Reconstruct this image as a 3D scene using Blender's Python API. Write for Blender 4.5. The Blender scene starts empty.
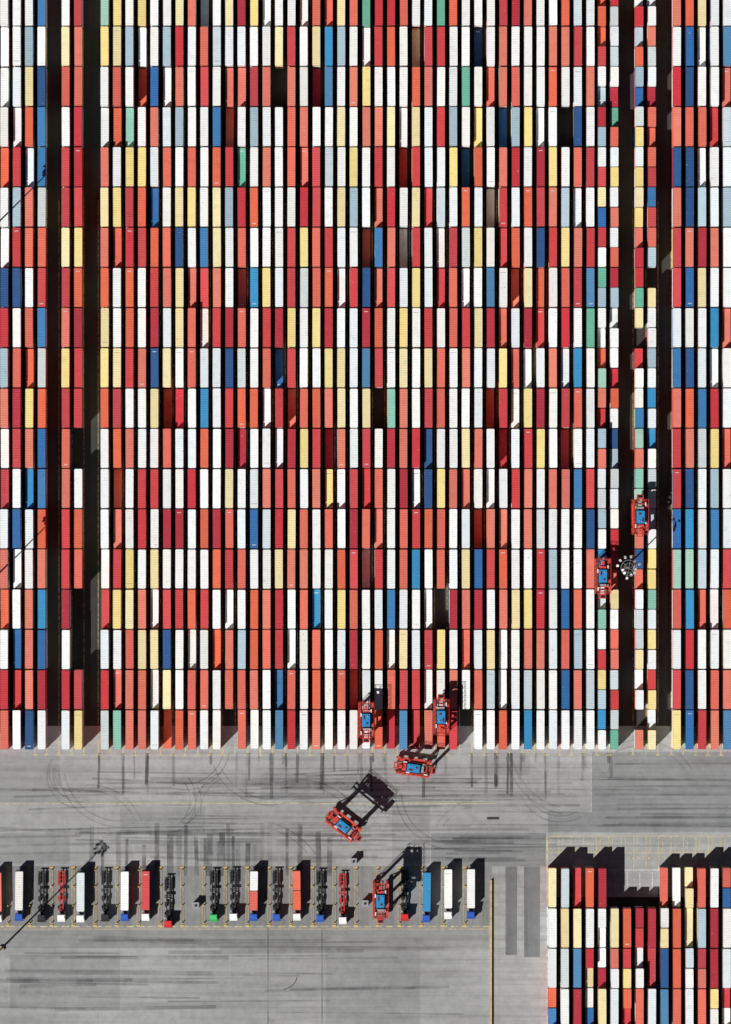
import bpy, bmesh, math, random
from mathutils import Vector, Matrix
random.seed(11)
scene = bpy.context.scene
H = 1400.0; S = 3.18
def G(px, py, h=0.0):
    s = S*H/(H-h)
    return ((px-365.5)/s, (512.0-py)/s)

# ---------------------------------------------------------------- materials
def new_mat(name):
    m = bpy.data.materials.new(name); m.use_nodes = True
    nt = m.node_tree
    return m, nt, nt.nodes, nt.links, nt.nodes['Principled BSDF']
def N(nodes, t, **kw):
    n = nodes.new(t)
    for k, v in kw.items(): setattr(n, k, v)
    return n
def ramp(nodes, stops):
    r = nodes.new('ShaderNodeValToRGB')
    e = r.color_ramp.elements
    e[0].position, e[0].color = stops[0][0], (*stops[0][1], 1)
    e[1].position, e[1].color = stops[1][0], (*stops[1][1], 1)
    for p, c in stops[2:]:
        x = e.new(p); x.color = (*c, 1)
    return r
def g3(v): return (v, v, v)
def mixrgb(nt, bt, fac, a, b):
    m = nt.nodes.new('ShaderNodeMix'); m.data_type = 'RGBA'; m.blend_type = bt
    for sock, val in ((m.inputs[0], fac), (m.inputs[6], a), (m.inputs[7], b)):
        if hasattr(val, 'links'): nt.links.new(val, sock)
        elif isinstance(val, (int, float)): sock.default_value = val
        else: sock.default_value = (*val, 1)
    return m.outputs[2]

def paint_objcolor(name, rough=0.5, wear=1.0):
    m, nt, nd, lk, bs = new_mat(name)
    oi = N(nd, 'ShaderNodeObjectInfo'); tc = N(nd, 'ShaderNodeTexCoord')
    mul = N(nd, 'ShaderNodeMath', operation='MULTIPLY'); lk.new(oi.outputs['Random'], mul.inputs[0]); mul.inputs[1].default_value = 317.0
    add = N(nd, 'ShaderNodeVectorMath', operation='ADD'); lk.new(tc.outputs['Object'], add.inputs[0]); lk.new(mul.outputs[0], add.inputs[1])
    hsv = N(nd, 'ShaderNodeHueSaturation'); lk.new(oi.outputs['Color'], hsv.inputs['Color'])
    mr = N(nd, 'ShaderNodeMapRange'); lk.new(oi.outputs['Random'], mr.inputs[0]); mr.inputs[3].default_value = 0.90; mr.inputs[4].default_value = 1.08
    lk.new(mr.outputs[0], hsv.inputs['Value'])
    n1 = N(nd, 'ShaderNodeTexNoise'); n1.inputs['Scale'].default_value = 0.5; n1.inputs['Detail'].default_value = 3
    lk.new(add.outputs[0], n1.inputs['Vector'])
    r1 = ramp(nd, [(0.25, g3(0.78)), (0.50, g3(1.0))]); lk.new(n1.outputs[0], r1.inputs[0])
    c = mixrgb(nt, 'MULTIPLY', 0.5*wear, hsv.outputs[0], r1.outputs[0])
    n2 = N(nd, 'ShaderNodeTexNoise'); n2.inputs['Scale'].default_value = 1.1; n2.inputs['Detail'].default_value = 5; n2.inputs['Roughness'].default_value = 0.7
    lk.new(add.outputs[0], n2.inputs['Vector'])
    r2 = ramp(nd, [(0.64, g3(0.0)), (0.72, g3(0.75*wear))]); lk.new(n2.outputs[0], r2.inputs[0])
    c = mixrgb(nt, 'MIX', r2.outputs[0], c, (0.22, 0.10, 0.06))
    r3 = ramp(nd, [(0.27, g3(0.6*wear)), (0.36, g3(0.0))]); lk.new(n2.outputs[0], r3.inputs[0])
    c = mixrgb(nt, 'MIX', r3.outputs[0], c, (0.46, 0.42, 0.38))
    lk.new(c, bs.inputs['Base Color']); bs.inputs['Roughness'].default_value = rough
    bs.inputs['Specular IOR Level'].default_value = 0.3
    return m
def plain(name, col, rough=0.6, metal=0.0, var=0.25, scale=2.0):
    m, nt, nd, lk, bs = new_mat(name)
    tc = N(nd, 'ShaderNodeTexCoord')
    n = N(nd, 'ShaderNodeTexNoise'); n.inputs['Scale'].default_value = scale; n.inputs['Detail'].default_value = 3
    lk.new(tc.outputs['Object'], n.inputs['Vector'])
    r = ramp(nd, [(0.3, tuple(v*(1-var) for v in col)), (0.65, col)]); lk.new(n.outputs[0], r.inputs[0])
    lk.new(r.outputs[0], bs.inputs['Base Color']); bs.inputs['Roughness'].default_value = rough; bs.inputs['Metallic'].default_value = metal
    return m

M_cont = paint_objcolor('container_paint')
M_cab = paint_objcolor('cab_paint', 0.35, 0.3)
M_cast = plain('casting_steel', (0.10, 0.09, 0.085))
M_rod = plain('galvanised_rod', (0.45, 0.45, 0.45), 0.4, 0.5)
M_floor = plain('container_underside', (0.03, 0.028, 0.025))
M_red = plain('carrier_red_paint', (0.74, 0.07, 0.045), 0.45, 0, 0.4, 1.2)
M_blue = plain('machinery_blue_paint', (0.02, 0.27, 0.60), 0.4)
M_grate = plain('dark_grating', (0.03, 0.03, 0.033))
M_rubber = plain('rubber', (0.015, 0.015, 0.016), 0.9)
M_white = plain('white_paint', (0.8, 0.8, 0.79), 0.5)
M_silver = plain('silver_steel', (0.5, 0.5, 0.52), 0.35, 0.4)
M_glass = plain('dark_glass', (0.02, 0.03, 0.04), 0.08, 0, 0.1)
M_chassis = plain('chassis_black', (0.018, 0.018, 0.02), 0.5)
M_chassisr = plain('chassis_red', (0.50, 0.035, 0.03), 0.5)
M_yel = plain('yellow_safety_paint', (0.72, 0.52, 0.16), 0.6, 0, 0.4, 0.8)
M_conc = plain('kerb_concrete', (0.42, 0.35, 0.22), 0.9, 0, 0.35, 0.9)

def ground_mat(name, base, joints=True, jx=6.0, jy=3.0, contrast=0.22, streak=(0.012, 0.5), amt=1.1):
    m, nt, nd, lk, bs = new_mat(name)
    tc = N(nd, 'ShaderNodeTexCoord')
    def noise(scale, detail=4, rough=0.6, mp=None):
        n = N(nd, 'ShaderNodeTexNoise'); n.inputs['Scale'].default_value = scale
        n.inputs['Detail'].default_value = detail; n.inputs['Roughness'].default_value = rough
        src = tc.outputs['Object']
        if mp:
            k = N(nd, 'ShaderNodeMapping'); k.inputs['Scale'].default_value = mp; lk.new(src, k.inputs[0]); src = k.outputs[0]
        lk.new(src, n.inputs['Vector']); return n
    a = noise(0.018, 3)
    ra = ramp(nd, [(0.3, tuple(v*(1-contrast) for v in base)), (0.7, tuple(v*(1+contrast*0.35) for v in base))]); lk.new(a.outputs[0], ra.inputs[0])
    b = noise(0.3, 6, 0.78)
    rb = ramp(nd, [(0.32, g3(0.72)), (0.6, g3(1.05))]); lk.new(b.outputs[0], rb.inputs[0])
    c = mixrgb(nt, 'MULTIPLY', 0.6*amt, ra.outputs[0], rb.outputs[0])
    s1 = noise(1.0, 5, 0.65, (streak[0], streak[1], 1))
    rs = ramp(nd, [(0.34, g3(0.70)), (0.56, g3(1.03))]); lk.new(s1.outputs[0], rs.inputs[0])
    c = mixrgb(nt, 'MULTIPLY', 0.6*amt, c, rs.outputs[0])
    st = noise(0.09, 8, 0.8)
    rst = ramp(nd, [(0.58, g3(1.0)), (0.70, g3(0.62))]); lk.new(st.outputs[0], rst.inputs[0])
    c = mixrgb(nt, 'MULTIPLY', 0.65*amt, c, rst.outputs[0])
    if joints:
        br = N(nd, 'ShaderNodeTexBrick'); br.offset = 0.0
        lk.new(tc.outputs['Object'], br.inputs['Vector'])
        br.inputs['Scale'].default_value = 1.0; br.inputs['Brick Width'].default_value = jx; br.inputs['Row Height'].default_value = jy
        br.inputs['Mortar Size'].default_value = 0.05
        br.inputs['Color1'].default_value = (1, 1, 1, 1); br.inputs['Color2'].default_value = (0.92, 0.92, 0.92, 1); br.inputs['Mortar'].default_value = (0.6, 0.6, 0.6, 1)
        c = mixrgb(nt, 'MULTIPLY', 0.7, c, br.outputs[0])
    lk.new(c, bs.inputs['Base Color']); bs.inputs['Roughness'].default_value = 0.92
    bs.inputs['Specular IOR Level'].default_value = 0.2
    return m
M_ground = ground_mat('block_paving', (0.405, 0.405, 0.40), True, 42.0, 38.0)
M_yardshade = ground_mat('yard_painted_shade', (0.05, 0.048, 0.045), False, streak=(0.5, 0.012))  # near-black ground colour, deepens the shade between stacks
M_asph = ground_mat('grey_asphalt', (0.28, 0.285, 0.285), False)
M_patch = ground_mat('asphalt_patching', (0.33, 0.33, 0.33), False)
M_asph2 = ground_mat('worn_asphalt', (0.20, 0.203, 0.207), False, streak=(0.5, 0.012))
M_light = ground_mat('pale_paving', (0.42, 0.42, 0.41), True, 12.0, 12.0)
M_bay = ground_mat('bay_paving', (0.27, 0.27, 0.268), False, streak=(0.5, 0.02))
M_bay2 = ground_mat('road_paving', (0.31, 0.31, 0.305), False)

def worn(name, col, fac, scale=1.5, lo=0.35, hi=0.6):
    m, nt, nd, lk, bs = new_mat(name)
    bs.inputs['Base Color'].default_value = (*col, 1); bs.inputs['Roughness'].default_value = 0.9
    tr = N(nd, 'ShaderNodeBsdfTransparent'); mx = N(nd, 'ShaderNodeMixShader')
    tc = N(nd, 'ShaderNodeTexCoord'); n = N(nd, 'ShaderNodeTexNoise'); n.inputs['Scale'].default_value = scale; n.inputs['Detail'].default_value = 4; n.inputs['Roughness'].default_value = 0.7
    lk.new(tc.outputs['Object'], n.inputs['Vector'])
    r = ramp(nd, [(lo, g3(fac*0.2)), (hi, g3(fac))]); lk.new(n.outputs[0], r.inputs[0])
    lk.new(r.outputs[0], mx.inputs[0]); lk.new(tr.outputs[0], mx.inputs[1]); lk.new(bs.outputs[0], mx.inputs[2])
    lk.new(mx.outputs[0], nd['Material Output'].inputs[0])
    return m
M_tyre = worn('tyre_rubber_marks', (0.06, 0.06, 0.062), 0.50, 0.12)
M_tyre2 = worn('faint_tyre_marks', (0.08, 0.08, 0.082), 0.24, 0.08)
M_yline = worn('yellow_road_paint', (0.80, 0.66, 0.32), 0.7, 0.8)
M_wline = worn('white_road_paint', (0.8, 0.8, 0.78), 0.8, 0.8)
M_dec = plain('stencil_paint', (0.22, 0.22, 0.25)); M_decw = plain('stencil_white', (0.8, 0.8, 0.8))

# ---------------------------------------------------------------- mesh helpers
def link(o, coll=None):
    (coll or scene.collection).objects.link(o); return o
class MB:
    def __init__(s): s.v = []; s.f = []; s.m = []
    def box(s, x0, x1, y0, y1, z0, z1, mat=0, M=None):
        b = len(s.v)
        vs = [(x0,y0,z0),(x1,y0,z0),(x1,y1,z0),(x0,y1,z0),(x0,y0,z1),(x1,y0,z1),(x1,y1,z1),(x0,y1,z1)]
        if M: vs = [tuple(M @ Vector(v)) for v in vs]
        s.v += vs
        for q in ((3,2,1,0),(4,5,6,7),(0,1,5,4),(1,2,6,5),(2,3,7,6),(3,0,4,7)):
            s.f.append([b+i for i in q]); s.m.append(mat)
    def beam(s, p, q, w, mat=0):
        p = Vector(p); q = Vector(q); d = q-p; L = d.length
        M = Matrix.Translation(p) @ d.to_track_quat('Z', 'Y').to_matrix().to_4x4()
        s.box(-w/2, w/2, -w/2, w/2, 0, L, mat, M)
    def cyl(s, p, q, r, n=12, mat=0, r2=None):
        p = Vector(p); q = Vector(q); d = q-p; L = d.length; r2 = r if r2 is None else r2
        M = Matrix.Translation(p) @ d.to_track_quat('Z', 'Y').to_matrix().to_4x4()
        b = len(s.v)
        for z, rr in ((0, r), (L, r2)):
            for i in range(n):
                a = 2*math.pi*i/n; s.v.append(tuple(M @ Vector((rr*math.cos(a), rr*math.sin(a), z))))
        for i in range(n):
            j = (i+1) % n; s.f.append([b+i, b+j, b+n+j, b+n+i]); s.m.append(mat)
        s.f.append([b+i for i in reversed(range(n))]); s.m.append(mat)
        s.f.append([b+n+i for i in range(n)]); s.m.append(mat)
    def quad(s, pts, mat=0):
        b = len(s.v); s.v += [tuple(p) for p in pts]; s.f.append(list(range(b, b+len(pts)))); s.m.append(mat)
    def mesh(s, name, mats, bevel=0):
        me = bpy.data.meshes.new(name); me.from_pydata(s.v, [], s.f)
        for m in mats: me.materials.append(m)
        me.polygons.foreach_set('material_index', s.m); me.update()
        if bevel:
            bm = bmesh.new(); bm.from_mesh(me)
            bmesh.ops.bevel(bm, geom=bm.edges[:], offset=bevel, segments=2, affect='EDGES', profile=0.6)
            bm.to_mesh(me); bm.free()
        return me

# ---------------------------------------------------------------- containers
CH = 2.59
def container_mesh(name, L, decal=None):
    b = MB(); w = 1.219; l = L/2
    for sx in (-1, 1):
        for sy in (-1, 1):
            for z0, z1 in ((0, 0.12), (CH-0.12, CH)):
                xs = sorted((sx*w, sx*(w-0.17))); ys = sorted((sy*l, sy*(l-0.18)))
                b.box(xs[0], xs[1], ys[0], ys[1], z0, z1, 1)
            xs = sorted((sx*(w-0.004), sx*(w-0.13))); ys = sorted((sy*(l-0.004), sy*(l-0.13)))
            b.box(xs[0], xs[1], ys[0], ys[1], 0.12, CH-0.12, 0)
        xs = sorted((sx*(w-0.01), sx*(w-0.07)))
        b.box(xs[0], xs[1], -l+0.18, l-0.18, 0.02, 0.15, 0)
        b.box(xs[0], xs[1], -l+0.18, l-0.18, CH-0.10, CH-0.015, 0)
        n = int(L/0.28); y = -l+0.13; dy = (2*l-0.26)/(n*4)
        xo = w-0.02; xi = w-0.055; prof = []
        for i in range(n):
            prof += [(xo, y), (xo, y+dy), (xi, y+2*dy), (xi, y+3*dy)]; y += 4*dy
        prof.append((xo, y))
        for (xa, ya), (xb, yb) in zip(prof[:-1], prof[1:]):
            q = [(sx*xa, ya, 0.15), (sx*xb, yb, 0.15), (sx*xb, yb, CH-0.10), (sx*xa, ya, CH-0.10)]
            b.quad(q if sx > 0 else q[::-1], 0)
    for sy in (-1, 1):
        ys = sorted((sy*(l-0.01), sy*(l-0.09)))
        b.box(-w+0.17, w-0.17, ys[0], ys[1], 0.02, 0.16, 0)
        b.box(-w+0.17, w-0.17, ys[0], ys[1], CH-0.12, CH-0.012, 0)
        ys = sorted((sy*(l-0.04), sy*(l-0.07)))
        b.box(-w+0.13, w-0.13, ys[0], ys[1], 0.16, CH-0.12, 0)
    for x in (-0.85, -0.35, 0.35, 0.85):
        b.box(x-0.02, x+0.02, -l+0.0, -l+0.035, 0.1, CH-0.08, 2)
    b.box(-0.012, 0.012, -l+0.02, -l+0.038, 0.16, CH-0.12, 1)
    for i in range(5):
        x = -0.8+0.4*i; b.box(x-0.08, x+0.08, l-0.04, l-0.015, 0.16, CH-0.12, 0)
    n = int(L/0.55); y = -l+0.09; dy = (2*l-0.18)/(n*4); zt = CH-0.024; zb = CH-0.06; prof = []
    for i in range(n):
        prof += [(zb, y), (zb, y+dy), (zt, y+2*dy), (zt, y+3*dy)]; y += 4*dy
    prof.append((zb, y))
    for (za, ya), (zc, yc) in zip(prof[:-1], prof[1:]):
        b.quad([(-w+0.07, ya, za), (w-0.07, ya, za), (w-0.07, yc, zc), (-w+0.07, yc, zc)], 0)
    b.quad([(-w+0.07, -l+0.09, 0.08), (-w+0.07, l-0.09, 0.08), (w-0.07, l-0.09, 0.08), (w-0.07, -l+0.09, 0.08)], 3)
    if decal:
        z = CH-0.018
        if decal == 1:
            for i in range(6): b.quad([(-0.85+i*0.28, l-1.5, z), (-0.70+i*0.28, l-1.5, z), (-0.70+i*0.28, l-1.28, z), (-0.85+i*0.28, l-1.28, z)], 4)
        else:
            for i in range(5): b.quad([(-0.55+i*0.24, l-1.2, z), (-0.42+i*0.24, l-1.2, z), (-0.42+i*0.24, l-0.9, z), (-0.55+i*0.24, l-0.9, z)], 4)
    return b.mesh(name, [M_cont, M_cast, M_rod, M_floor, M_dec if decal != 3 else M_decw])
ME40 = container_mesh('container_40ft', 12.19)
ME40D = [container_mesh('container_40ft_marked', 12.19, 1), container_mesh('container_40ft_lettered', 12.19, 3)]
ME20 = container_mesh('container_20ft', 6.06)

COL = {
 'W': [(0.88,0.88,0.87),(0.86,0.87,0.88),(0.89,0.88,0.87),(0.80,0.84,0.87),(0.89,0.89,0.89),(0.88,0.86,0.82)],
 'R': [(0.56,0.036,0.050),(0.60,0.055,0.060),(0.44,0.030,0.050),(0.64,0.075,0.08),(0.54,0.06,0.07)],
 'O': [(0.74,0.16,0.105),(0.70,0.14,0.10),(0.76,0.22,0.15),(0.74,0.14,0.07),(0.72,0.19,0.14)],
 'Y': [(0.88,0.71,0.29),(0.86,0.68,0.26),(0.88,0.77,0.44),(0.84,0.70,0.38)],
 'B': [(0.03,0.14,0.38),(0.05,0.20,0.44),(0.025,0.09,0.25),(0.04,0.28,0.54),(0.08,0.23,0.42)],
 'L': [(0.46,0.58,0.66),(0.38,0.50,0.58),(0.60,0.68,0.72),(0.62,0.66,0.66)],
 'G': [(0.14,0.42,0.30),(0.26,0.54,0.43),(0.38,0.60,0.49)],
}
def rc(pool='WWWWWWWWWRRRRROOOOOYYYBLLG'): return random.choice(pool)
yard = bpy.data.collections.new('container_yard'); scene.collection.children.link(yard)
def put_container(x, y, z, c, me=ME40, parent=None, name='shipping_container', coll=None):
    if me is ME40 and random.random() < 0.12: me = ME40D[0] if c in 'WYL' else ME40D[1]
    o = bpy.data.objects.new(name, me)
    if parent:
        o.parent = parent; o.location = (x, y, z)
    else:
        o.location = (x+random.uniform(-.07,.07), y+random.uniform(-.07,.07), z)
        o.rotation_euler = (0, 0, (math.pi if random.random() < 0.3 else 0)+random.uniform(-.005,.005))
    k = random.choice(COL[c]); j = random.uniform(0.95, 1.03)
    o.color = (*[min(0.9, v*j) for v in k], 1)
    (coll or yard).objects.link(o); return o
def stack(px, py, c, n, me=ME40, hh=7.8):
    x, y = G(px, py, hh)
    if c == 'R':
        q = random.random(); c = 'O' if q < 0.17 else ('W' if q < 0.28 else ('L' if q < 0.33 else c))
    for i in range(n):
        put_container(x, y, 0.02+i*(CH+0.012), c if i == n-1 else rc(), me)

PITCH = 12.46; RP = 40.22; YB = 750.0
rows = {
0:"YYLWWLRROLWWWWYRWYBLWRROWYRRWWBWOWWWOORW",
1:"ROWOBWOWRWOORO.OW.BWRYWWWROWWGWOROWWOWWR",
2:"WOGWOWLWWB.RLWWOOWWYWORYWYRRLWYW.LYWW.BW",
3:"OWYYWOWRWORGWOWOORLWYWRW.RWWYBRWORWRYWOR",
4:"YYROBWYYWYRROWWWRRWYLWORWYRRWOWWRWORRRWW",
5:"OORRORBWBYWOWWWRYORWW.BRWRWWRLYWROWBRYOR",
6:"OWRWROYORRW.BYWRROOWRBORWYWROWWBW.YOWORB",
7:"YWOWRWYRWRROWRRYWYRRWRORYWRWORYROWRRWRWG",
8:"YYROBYWOWRBLWO.RWWYYWBRWYWYRWORWYR.WRRBW",
9:"RRWWY.RWBWRROWR.OROYWY.GOWRORWW.RWYRWROW",
10:"WORRWORWOWRRWWWRYR.OWRWRORBWWYOWRWRYW.WR",
11:"W.WRRRWRWWYWROROWOYWRROWRWBYROWWWRRWOOBR",
12:"WORRWRRWOROWBRRYRWOWRROWRROOWWOROWORRWWB",
13:"WRYWYWWRWOROWWYROWWORWRWOBWOWYBROWWRLWWO",
14:"RYYOWRRORWWWRORWRBWYOWRBWWW.RORWOYYRWBOW",
15:"WWOYYBWWWROLOORWROWWRWOWYWRYWORYWROOWOLW",
16:"ROOOWYWOOWOOOWBOWRWORWWORRWWORORWRRWWBOL",
17:"LGOOW.OOWW.OWRBRWOWWWWR.BROOR.WWOWBWWRRW"}
side = {41.5:"WBBBLORBLOBBOOBBRW", 65.5:"YORRRYROYROORRRRRW", 78:"OORRRYORRR.WOO..RY",
        677:"WROBORRWBORRBGORRYB", 689.8:"BBRBBOBWBORBBGBRBBB"}
cols40 = [104.5+PITCH*i for i in range(40)]
for r in range(-3, 18):
    yc = YB - (17-r)*RP - RP/2
    for i, px in enumerate(cols40):
        if r >= 0:
            s = rows[r]; c = s[i % len(s)]
        else: c = rc()
        if c == '.':
            n = random.choice((0, 1, 1)); c = rc('RRROOB')
        else:
            n = 3 if random.random() < 0.88 else 2
            if random.random() < 0.012: n = 1
        stack(px, yc, c, n)
    for px, s in side.items():
        c = s[r] if r >= 0 else rc('RROBBW')
        n = 3
        if c == '.': n = 0; c = 'R'
        stack(px, yc, c, n)
    for px in (29, 16.5, 4, -21, 702.3, 714.8, 727.3, 739.8, 752.3):
        stack(px, yc, rc('WWWRROOBYLW'), 3 if random.random() < 0.85 else 2)
    for px in (602, 614.5, 639.5, 652):
        for k in (-1, 1):
            if px > 630 and random.random() < 0.06: continue
            n = 3 if random.random() < 0.75 else 2
            stack(px, yc+k*RP/4, rc('YYYWWWWOORRLBLG' if px < 630 else 'RROOYYWWWWLLBG'), n, ME20)

blk = ["YLROR....RWYRWOB", "WYYWWYRRRWRYLRWO", "WLBRWORWRBOLRRWB", "OWRWYWORWBRWOYRW", "WRWOYRWOBWRRWYRO"]
for r, s in enumerate(blk):
    yc = 888 + r*RP
    for i in range(16):
        c = s[i]; px = 552.5 + PITCH*i
        if c == '.': continue
        if random.random() < 0.32:
            for k in (-1, 1): stack(px, yc+k*RP/4, c if k < 0 else rc('WYROBW'), 3 if random.random() < .8 else 2, ME20)
        else: stack(px, yc, c, 3 if random.random() < 0.85 else 2)

# ---------------------------------------------------------------- ground sheets
def sheet(name, px0, py0, px1, py1, z, mat):
    x0, y0 = G(px0, py1); x1, y1 = G(px1, py0)
    b = MB(); b.quad([(x0,y0,z),(x1,y0,z),(x1,y1,z),(x0,y1,z)])
    return link(bpy.data.objects.new(name, b.mesh(name, [mat])))
b = MB(); R = 4000; b.quad([(-R,-R,0),(R,-R,0),(R,R,0),(-R,R,0)])
link(bpy.data.objects.new('ground', b.mesh('ground', [M_ground])))
sheet('yard_shade_sheet', -600, -1200, 1400, 726, 0.004, M_yardshade)  # stack shade painted as a dark sheet, stops short of the sunlit edge
sheet('asphalt_road', 591.5, 752, 900, 812, 0.004, M_asph)
sheet('asphalt_road', 548, 812, 900, 832, 0.004, M_asph)
sheet('asphalt_road', 431, 833, 546, 866, 0.004, M_asph)
sheet('truck_bay_pavement', -200, 866, 492, 926, 0.004, M_bay)
sheet('asphalt_road', -200, 926.5, 489, 948, 0.004, M_bay2)
sheet('pale_pavement', 547, 833, 900, 866, 0.008, M_light)
sheet('yard_shade_sheet', 547, 897, 900, 1090, 0.008, M_yardshade)  # painted shade again, below the lower-right stacks
sheet('asphalt_strip', 505.5, 866.5, 517, 955, 0.008, M_asph2)
sheet('asphalt_strip', 524, 866.5, 540, 957, 0.008, M_asph2)
for q in ((-50, 755, 60, 802), (120, 807, 205, 834), (392, 806, 430, 864), (470, 756, 530, 775), (260, 775, 310, 800), (-50, 836, 70, 864), (10, 955, 120, 1010), (326, 950, 420, 1030), (200, 838, 262, 862)):
    sheet('asphalt_patch', *q, 0.006, M_patch)

# ---------------------------------------------------------------- markings
class Rib(MB):
    k = 0
    def line(s, pts, w, z0=0.012, mat=0, taper=False):
        Rib.k += 1; z = z0 + (Rib.k % 12)*0.004
        P = [Vector((*G(*p), z)) for p in pts]; L = []; Rr = []
        for i, p in enumerate(P):
            d = (P[min(i+1, len(P)-1)] - P[max(i-1, 0)]).normalized(); n = Vector((-d.y, d.x, 0))*w/2
            L.append(p+n); Rr.append(p-n)
        for i in range(len(P)-1): s.quad([Rr[i], Rr[i+1], L[i+1], L[i]], mat)
ym = Rib()
ym.line([(-50, 803.5), (496, 803.5)], 0.28, mat=0)
gx = [98.2+PITCH*i for i in range(42)]
for x in gx + [35, 47, 59, 72, 84, 633, 646, 658, 671, 683, 696, 708, 721]:
    ym.line([(x, 740), (x, 754.5)], 0.30)
    if random.random() < .8: ym.line([(x-2.5, 755), (x+2.5, 755)], 0.35)
    ym.line([(x, 200), (x, 735)], 0.15)
xx = -100
while xx < 489:
    ym.line([(xx, 926.5), (xx+7, 926.5)], 0.45); xx += 10.8
ym.line([(-100, 929), (489, 929)], 0.2)
for i in range(18):
    x = 546.5+PITCH*i
    ym.line([(x, 836), (x, 870)], 0.3)
    ym.line([(x+4, 838), (x+4, 852)], 0.2)
ym.line([(549, 836), (760, 836)], 0.25); ym.line([(549, 852), (760, 852)], 0.25)
for i in range(40): ym.line([(549+i*5.2, 858), (551.5+i*5.2, 858)], 0.4)
link(bpy.data.objects.new('yellow_road_markings', ym.mesh('yellow_road_markings', [M_yline])))
wm = Rib()
wm.line([(547.5, 868), (547.5, 1040)], 0.4); wm.line([(547.5, 833), (547.5, 868)], 0.25)
wm.line([(591.5, 753), (591.5, 812)], 0.12)
wm.line([(605, 870), (660, 870)], 0.3); wm.line([(605, 893), (660, 893)], 0.3)
for i in range(6): wm.line([(608.5+PITCH*i-6, 872), (608.5+PITCH*i-6, 893)], 0.25)
link(bpy.data.objects.new('white_road_markings', wm.mesh('white_road_markings', [M_wline])))

tm = Rib()
def arc(cx, cy, r, a0, a1, n=28):
    return [(cx+r*math.cos(math.radians(a0+(a1-a0)*i/n)), cy-r*math.sin(math.radians(a0+(a1-a0)*i/n))) for i in range(n+1)]
for i in range(60):
    x = random.choice(gx) + random.uniform(-2, 2); y1 = random.uniform(762, 800)
    tm.line([(x, 753), (x+random.uniform(-1, 1), y1)], random.uniform(0.5, 1.1), mat=random.choice((0, 1, 1)))
for x in (92, 103, 118, 127, 144, 157, 170, 179, 186, 196, 205, 210, 218, 222, 228, 233, 238, 248, 255, 262, 270, 287, 300, 318, 330):
    y0 = random.uniform(822, 848)
    tm.line([(x, y0), (x+random.uniform(-1, 1), 876)], random.uniform(0.9, 2.0), mat=random.choice((0, 0, 1)))
for i in range(55):
    y = random.uniform(762, 862); x0 = random.uniform(-40, 380); L = random.uniform(80, 380)
    dy = random.uniform(-6, 6)
    tm.line([(x0+L*t/10, y+dy*math.sin(t/10*math.pi/2)) for t in range(11)], random.uniform(0.4, 0.9), mat=1)
for cx, cy, r, a0, a1 in ((120, 765, 62, 185, 275), (75, 772, 26, 150, 290), (80, 775, 33, 160, 280),
        (235, 810, 40, 110, 190), (160, 800, 36, -60, 40), (455, 790, 60, 180, 260), (175, 800, 26, -70, 30),
        (300, 850, 70, 30, 110), (480, 850, 50, 80, 150), (560, 780, 42, 200, 300), (90, 840, 55, 20, 95), (270, 745, 60, 200, 300),
        (185, 745, 45, 250, 350), (395, 850, 55, 80, 170), (250, 900, 80, 35, 80), (575, 745, 70, 190, 260), (640, 800, 60, 30, 120)):
    tm.line(arc(cx, cy, r, a0, a1), 0.4, mat=1); tm.line(arc(cx, cy, r-6, a0+4, a1-3), 0.4, mat=1)
tm.line(arc(283, 975, 14, 270, 350), 0.35, mat=0)
for x in (268, 322): tm.line([(x, 927), (x, 1050)], 0.3, mat=0)
for i in range(26):
    y = random.uniform(932, 1015); x0 = random.uniform(-40, 300); L = random.uniform(60, 260)
    tm.line([(x0, y), (x0+L, y+random.uniform(-3, 3))], random.uniform(0.4, 1.2), mat=1)
for i in range(12):
    y = random.uniform(760, 830); x0 = random.uniform(590, 640)
    tm.line([(x0, y), (x0+150, y+random.uniform(-2, 2))], random.uniform(0.4, 0.9), mat=1)
for i in range(14):
    y = random.uniform(836, 864); x0 = random.uniform(431, 470)
    tm.line([(x0, y), (x0+random.uniform(40, 75), y+random.uniform(-1, 1))], random.uniform(0.4, 0.9), mat=1)
link(bpy.data.objects.new('tyre_marks', tm.mesh('tyre_marks', [M_tyre, M_tyre2])))
sheet('drain_grate', 487, 817, 499, 819.5, 0.066, M_grate)

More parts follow.
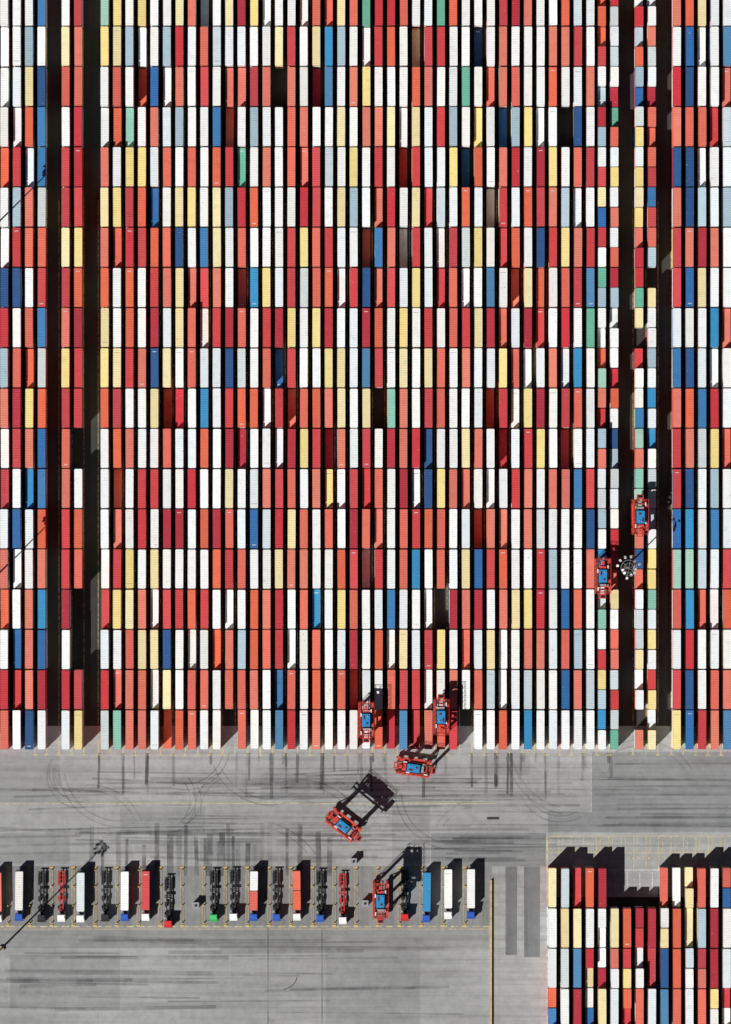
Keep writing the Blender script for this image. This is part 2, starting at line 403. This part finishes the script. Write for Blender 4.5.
# ---------------------------------------------------------------- straddle carriers
def carrier_parts():
    P = {}
    f = MB(); X = 2.02
    for sx in (-1, 1):
        x0, x1 = sorted((sx*(X-0.33), sx*(X+0.33)))
        f.box(x0, x1, -5.6, 5.6, 1.25, 2.1)
        f.box(x0, x1, -5.2, 5.2, 12.6, 13.4)
        for y in (-3.9, 3.9):
            f.box(sx*X-0.26, sx*X+0.26, y-0.42, y+0.42, 2.1, 12.6)
        f.beam((sx*X, -3.4, 11.6), (sx*X, -1.2, 12.7), 0.28); f.beam((sx*X, 3.4, 11.6), (sx*X, 1.2, 12.7), 0.28)
        f.beam((sx*X, -5.5, 2.0), (sx*X, -4.3, 4.6), 0.25); f.beam((sx*X, 5.5, 2.0), (sx*X, 4.3, 4.6), 0.25)
        for y in (-4.5, -1.5, 1.5, 4.5):
            f.box(sx*X-0.3, sx*X+0.3, y-0.12, y+0.12, 0.7, 1.25)
    for y in (-5.0, -3.3, 3.3, 5.0):
        f.box(-X+0.33, X-0.33, y-0.22, y+0.22, 12.7, 13.3)
    P['portal_frame'] = f.mesh('portal_frame', [M_red])
    r = MB()
    for sx in (-1, 1):
        x = sx*(X+0.42)
        for z in (13.95, 14.45): r.beam((x, -5.5, z), (x, 5.5, z), 0.08)
        for i in range(9): r.beam((x, -5.5+i*1.375, 13.2), (x, -5.5+i*1.375, 14.45), 0.08)
    for y in (-5.5, 5.5):
        for z in (13.95, 14.45): r.beam((-X-0.42, y, z), (X+0.42, y, z), 0.08)
    for i in range(24): r.beam((-X-0.38, 4.55, 2.2+i*0.45), (-X-0.38, 5.05, 2.2+i*0.45), 0.05)
    r.beam((-X-0.38, 4.55, 2.1), (-X-0.38, 4.55, 13.4), 0.07); r.beam((-X-0.38, 5.05, 2.1), (-X-0.38, 5.05, 13.4), 0.07)
    P['handrail'] = r.mesh('handrail', [M_red])
    w = MB()
    for sx in (-1, 1):
        for y in (-4.5, -1.5, 1.5, 4.5):
            w.cyl((sx*X-0.24, y, 0.76), (sx*X+0.24, y, 0.76), 0.76, 20, 0)
            w.cyl((sx*X-0.26, y, 0.76), (sx*X+0.26, y, 0.76), 0.36, 14, 1)
    P['wheels'] = w.mesh('wheels', [M_rubber, M_silver])
    d = MB()
    d.box(-X+0.35, -1.25, -5.4, 5.4, 13.32, 13.38); d.box(1.25, X-0.35, -5.4, 5.4, 13.32, 13.38)
    d.box(-1.25, 1.25, -2.6, 2.6, 13.32, 13.38)
    P['deck_grating'] = d.mesh('deck_grating', [M_grate])
    h = MB(); h.box(-1.25, 1.25, -2.0, 2.0, 13.4, 14.9)
    P['machinery_house'] = h.mesh('machinery_house', [M_blue], 0.12)
    k = MB()
    k.cyl((0.3, -1.0, 14.9), (0.3, -1.0, 15.0), 0.42, 16, 3); k.box(-0.9, -0.3, 0.2, 1.5, 14.9, 15.02, 3); k.cyl((0.5, 1.2, 14.9), (0.5, 1.2, 15.3), 0.14, 10, 1)
    k.box(-1.0, 1.0, 2.3, 3.0, 13.4, 14.3, 0); k.box(-1.0, 1.0, -3.2, -2.5, 13.4, 14.2, 2)
    k.box(-0.5, 0.5, 3.6, 4.6, 13.4, 13.9, 0); k.cyl((-1.3, -4.2, 13.7), (1.3, -4.2, 13.7), 0.34, 14, 3); k.cyl((-1.3, 4.2, 14.1), (-1.3, 4.2, 15.3), 0.12, 10, 3)
    k.box(-1.75, -1.35, -4.6, -3.4, 13.4, 14.3, 1); k.box(1.35, 1.75, 2.2, 3.4, 13.4, 14.3, 1)
    k.box(1.35, 1.7, -3.5, -2.6, 13.4, 14.1, 2); k.box(-1.8, -1.4, 1.0, 2.2, 13.4, 14.0, 1)
    P['engine_equipment'] = k.mesh('engine_equipment', [M_red, M_white, M_silver, M_grate], 0.03)
    c = MB(); c.box(-1.0, 1.0, -7.0, -5.55, 10.6, 12.95)
    P['driver_cabin'] = c.mesh('driver_cabin', [M_red], 0.08)
    gl = MB(); gl.box(-0.9, 0.9, -7.05, -6.2, 11.3, 12.7); gl.box(-1.04, 1.04, -6.8, -5.8, 11.4, 12.6); gl.box(-0.7, 0.7, -6.8, -6.0, 12.9, 12.99)
    P['cabin_glass'] = gl.mesh('cabin_glass', [M_glass])
    s = MB(); z = 10.2
    for x in (-0.75, 0.75): s.box(x-0.16, x+0.16, -5.9, 5.9, z, z+0.4, 0)
    for y in (-6.0, -2.0, 2.0, 6.0): s.box(-1.2, 1.2, y-0.14, y+0.14, z+0.02, z+0.36, 0)
    for sx in (-1, 1):
        for y in (-2.0, 2.0): s.cyl((sx*0.9, y, z+0.3), (sx*0.9, y, 12.9), 0.05, 6, 1)
        for y in (-6.0, 6.0): s.box(sx*1.12-0.08, sx*1.12+0.08, y-0.15, y+0.15, z-0.25, z+0.4, 0)
    P['spreader'] = s.mesh('spreader', [M_chassisr, M_grate])
    return P
CP = carrier_parts()
def carrier(px, py, rot, on_col=False):
    e = bpy.data.objects.new('straddle_carrier', None); e.empty_display_size = 3
    x, y = G(px, py, 7.8 if on_col else 13.5)
    if on_col: y = G(px, py, 13.5)[1]
    e.location = (x, y, 0.03); e.rotation_euler = (0, 0, math.radians(rot)); link(e)
    for n, me in CP.items():
        o = bpy.data.objects.new(n, me); o.parent = e; link(o)
    return e
carrier(343, 826, 51.5)
carrier(413.5, 768, 82)
carrier(cols40[21], 720, 0, True)
carrier(cols40[27], 717, 180, True)
carrier(380.5, 901, 0)
carrier(639.5, 517, 180, True)
carrier(602, 576, 0, True)

# ---------------------------------------------------------------- trucks
def truck_parts():
    P = {}
    c = MB(); c.box(-1.24, 1.24, -8.3, -6.1, 0.85, 3.1); P['cab'] = c.mesh('cab', [M_cab], 0.13)
    c = MB()
    v = [(-1.05,-7.7,3.05),(1.05,-7.7,3.05),(1.15,-6.1,3.05),(-1.15,-6.1,3.05),(-0.9,-6.6,3.75),(0.9,-6.6,3.75),(1.1,-6.12,3.8),(-1.1,-6.12,3.8)]
    c.v = v; c.f = [[3,2,1,0],[4,5,6,7],[0,1,5,4],[1,2,6,5],[2,3,7,6],[3,0,4,7]]; c.m = [0]*6
    P['roof_deflector'] = c.mesh('roof_deflector', [M_cab])
    g = MB(); g.box(-1.1, 1.1, -8.34, -8.28, 1.95, 2.85); g.box(-1.27, 1.27, -8.0, -7.2, 1.95, 2.75)
    P['windows'] = g.mesh('windows', [M_glass])
    m = MB()
    for sx in (-1, 1):
        m.box(sx*1.45-0.12, sx*1.45+0.12, -8.2, -8.05, 1.9, 2.6, 0)
    m.box(-1.2, 1.2, -8.38, -8.25, 0.45, 0.85, 0)
    m.box(-0.45, 0.45, -8.0, -2.8, 0.75, 0.98, 0)
    for sx in (-1, 1): m.box(sx*0.95-0.25, sx*0.95+0.25, -6.0, -4.9, 0.5, 1.05, 1)
    m.cyl((0, -4.1, 0.98), (0, -4.1, 1.1), 0.5, 16, 0)
    P['tractor_frame'] = m.mesh('tractor_frame', [M_chassis, M_silver])
    w = MB()
    for y in (-7.3, -4.1, 3.6, 4.9, 6.2):
        for sx in (-1, 1):
            w.cyl((sx*0.78, y, 0.52), (sx*1.2, y, 0.52), 0.52, 18, 0); w.cyl((sx*1.15, y, 0.52), (sx*1.22, y, 0.52), 0.24, 12, 1)
        w.cyl((-0.8, y, 0.52), (0.8, y, 0.52), 0.09, 8, 0)
    P['wheels'] = w.mesh('wheels', [M_rubber, M_silver])
    return P
def chassis_mesh(mat):
    t = MB()
    for x in (-0.5, 0.5): t.box(x-0.14, x+0.14, -5.0, 7.4, 1.12, 1.4, 0)
    for y in (-4.9, 1.1, 1.6, 7.3): t.box(-1.2, 1.2, y-0.16, y+0.16, 1.14, 1.43, 0)
    for y in (-3.8, -2.8, -1.6, -0.4, 2.6, 3.6, 4.9, 6.2): t.box(-0.36, 0.36, y-0.1, y+0.1, 1.16, 1.36, 0)
    for sx in (-1, 1):
        t.box(sx*1.0-0.22, sx*1.0+0.22, 3.0, 6.8, 1.08, 1.13, 0)
        t.box(sx*1.0-0.03, sx*1.0+0.03, -2.5, 2.2, 0.6, 0.95, 1)
        t.box(sx*0.9-0.07, sx*0.9+0.07, -2.4, -2.2, 0.0, 1.2, 1)
        t.box(sx*0.95-0.15, sx*0.95+0.15, 7.4, 7.5, 0.9, 1.1, 2)
        t.box(sx*0.9-0.28, sx*0.9+0.28, -1.9, -0.4, 0.55, 1.05, 0)
    return t.mesh('trailer_chassis', [mat, M_silver, M_red])
TP = truck_parts(); CHB = chassis_mesh(M_chassis); CHR = chassis_mesh(M_chassisr)
cabc = {'w': (0.8,0.8,0.8), 'b': (0.03,0.10,0.42), 'r': (0.55,0.03,0.03), 'g': (0.06,0.42,0.12), 'y': (0.75,0.5,0.05), 'k': (0.03,0.03,0.035)}
def truck(px, cab, load, yoff=0, red=False):
    e = bpy.data.objects.new('container_truck', None)
    x, y = G(px+random.uniform(-.4, .4), 895+yoff+random.uniform(-1, 1), 3); e.location = (x, y, 0.03); e.rotation_euler = (0, 0, random.uniform(-.014, .014)); link(e)
    for n, me in TP.items():
        o = bpy.data.objects.new(n, me); o.parent = e; o.color = (*cabc[cab], 1); link(o)
    o = bpy.data.objects.new('trailer_chassis', CHR if red else CHB); o.parent = e; link(o)
    if len(load) == 1:
        put_container(0, 1.2, 1.44, load, ME40, e, 'container_load', scene.collection)
    elif len(load) == 2:
        for k, c in ((4.3, load[0]), (-1.9, load[1])):
            if c != '-': put_container(0, k, 1.44, c, ME20, e, 'container_load', scene.collection)
T = [(19,'b','W'),(-2,'w','O'),(41.5,'k','') ,(61,'w','',1,True),(80.5,'w','W'),(105,'k',''),(124.5,'b','W'),(146,'w','R'),(168,'r','',6),
     (213.5,'g',''),(233.5,'w',''),(254,'b','WO'),(276,'b',''),(297,'w','OO'),(320,'b',''),(342.5,'w','',2,True),(405,'r','',0),
     (427,'b','B',0),(448.5,'w','W',-2),(470.5,'b','W',-2)]
for t in T: truck(*t)

for i in range(-3, 20):
    px = 51.5+21.75*i
    e = bpy.data.objects.new('bay_divider_kerb', None); x, _ = G(px, 0); e.location = (x, 0, 0); link(e)
    k = MB(); y0 = G(0, 924)[1]; y1 = G(0, 869)[1]
    for sx in (-0.42, 0.42): k.box(sx-0.14, sx+0.14, y0, y1, 0.0, 0.14, 0)
    k.box(-0.27, 0.27, y0+0.05, y1-0.05, 0.0, 0.10, 1)
    o = bpy.data.objects.new('kerb', k.mesh('kerb', [M_conc, M_bay])); o.parent = e; link(o)
    k = MB()
    for yy in (y0-0.5, y1+0.5): k.box(-0.6, 0.6, yy-0.3, yy+0.3, 0, 0.16, 0)
    for yy in (y0+0.3, y1-0.3, y0+5.8, y1-5.5): k.cyl((0, yy, 0.1), (0, yy, 1.1), 0.17, 12, 0)
    o = bpy.data.objects.new('bollards', k.mesh('bollards', [M_yel])); o.parent = e; link(o)
for px, py in ((353.5, 861), (196, 905), (365, 903)):
    e = bpy.data.objects.new('driver_kiosk', None); x, y = G(px, py); e.location = (x, y, 0.1); link(e)
    k = MB(); k.box(-0.9, 0.9, -0.9, 0.9, 0, 2.4, 0); k.box(-1.05, 1.05, -1.05, 1.05, 2.4, 2.55, 1); k.box(-0.4, 0.4, -0.93, -0.89, 0.1, 2.1, 2); k.box(-0.93, -0.89, -0.5, 0.5, 1.0, 2.0, 2); k.box(-.3,.3,-.3,.3,2.55,2.8,2)
    o = bpy.data.objects.new('booth', k.mesh('booth', [M_white, M_silver, M_glass])); o.parent = e; link(o)
k = MB(); x0, y0 = G(491, 1045); x1, y1 = G(492.5, 868)
yy = y0
while yy < y1-3.9:
    k.box(x0-0.12, x0+0.24, yy, yy+3.9, 0, 0.9, 0); k.box(x0-0.22, x0+0.34, yy+0.1, yy+3.8, 0, 0.22, 1); yy += 4.0
link(bpy.data.objects.new('crash_barrier', k.mesh('crash_barrier', [M_yel, M_conc])))

# ---------------------------------------------------------------- light masts
def mast(px, py, h=24.5, rad=1.5):
    e = bpy.data.objects.new('floodlight_mast', None); x, y = G(px, py, h); e.location = (x, y, 0.02); e.rotation_euler = (0,0,random.random()); link(e)
    p = MB(); p.cyl((0,0,0), (0,0,h), 0.32, 16, 0, 0.14); p.box(-0.7,0.7,-0.7,0.7,0,0.8,1)
    o = bpy.data.objects.new('pole', p.mesh('pole', [M_silver, M_conc])); o.parent = e; link(o)
    p = MB(); n = 12
    for i in range(n):
        a = 2*math.pi*i/n; a2 = 2*math.pi*(i+1)/n
        p.beam((rad*math.cos(a), rad*math.sin(a), h-0.6), (rad*math.cos(a2), rad*math.sin(a2), h-0.6), 0.12, 0)
        p.beam((rad*0.6*math.cos(a), rad*0.6*math.sin(a), h+0.3), (rad*0.6*math.cos(a2), rad*0.6*math.sin(a2), h+0.3), 0.1, 0)
        if i % 2 == 0: p.beam((0,0,h-0.5), (rad*math.cos(a), rad*math.sin(a), h-0.6), 0.1, 0)
        q = rad*random.uniform(0.75, 1.5)
        M = Matrix.Translation((q*math.cos(a), q*math.sin(a), h-0.8+random.uniform(-.3,.5))) @ Matrix.Rotation(a+random.uniform(-.4,.4), 4, 'Z') @ Matrix.Rotation(0.5, 4, 'Y')
        p.box(-0.4, 0.4, -0.34, 0.34, -0.12, 0.14, 1, M)
    o = bpy.data.objects.new('floodlight_ring', p.mesh('floodlight_ring', [M_silver, M_white])); o.parent = e; link(o)
mast(629, 568, 25, 2.5)
mast(-8.5, 219, 29); mast(-8.5, 576, 29); mast(-9, 961, 40)

# ---------------------------------------------------------------- light, world, camera
E = math.radians(41.5)
d = Vector((math.cos(E)*0.707, math.cos(E)*0.707, -math.sin(E)))
sun = bpy.data.lights.new('sun', 'SUN'); sun.energy = 5.0; sun.angle = math.radians(0.5); sun.color = (1.0, 0.985, 0.96)
so = bpy.data.objects.new('sun', sun); so.rotation_euler = d.to_track_quat('-Z', 'Y').to_euler(); so.location = (-100, -100, 100); link(so)
w = bpy.data.worlds.new('World'); scene.world = w; w.use_nodes = True
sk = w.node_tree.nodes.new('ShaderNodeTexSky'); sk.sky_type = 'NISHITA'; sk.sun_disc = False
sk.sun_elevation = E; sk.sun_rotation = math.radians(225)
bg = w.node_tree.nodes['Background']; w.node_tree.links.new(sk.outputs[0], bg.inputs[0]); bg.inputs[1].default_value = 0.016
cam = bpy.data.cameras.new('camera'); cam.sensor_fit = 'VERTICAL'; cam.sensor_height = 24; cam.lens = 24*H*S/1024
cam.clip_start = 1; cam.clip_end = 12000
co = bpy.data.objects.new('camera', cam); co.location = (0, 0, H); link(co); scene.camera = co
scene.view_settings.view_transform = 'Standard'; scene.view_settings.look = 'None'; scene.view_settings.exposure = 0
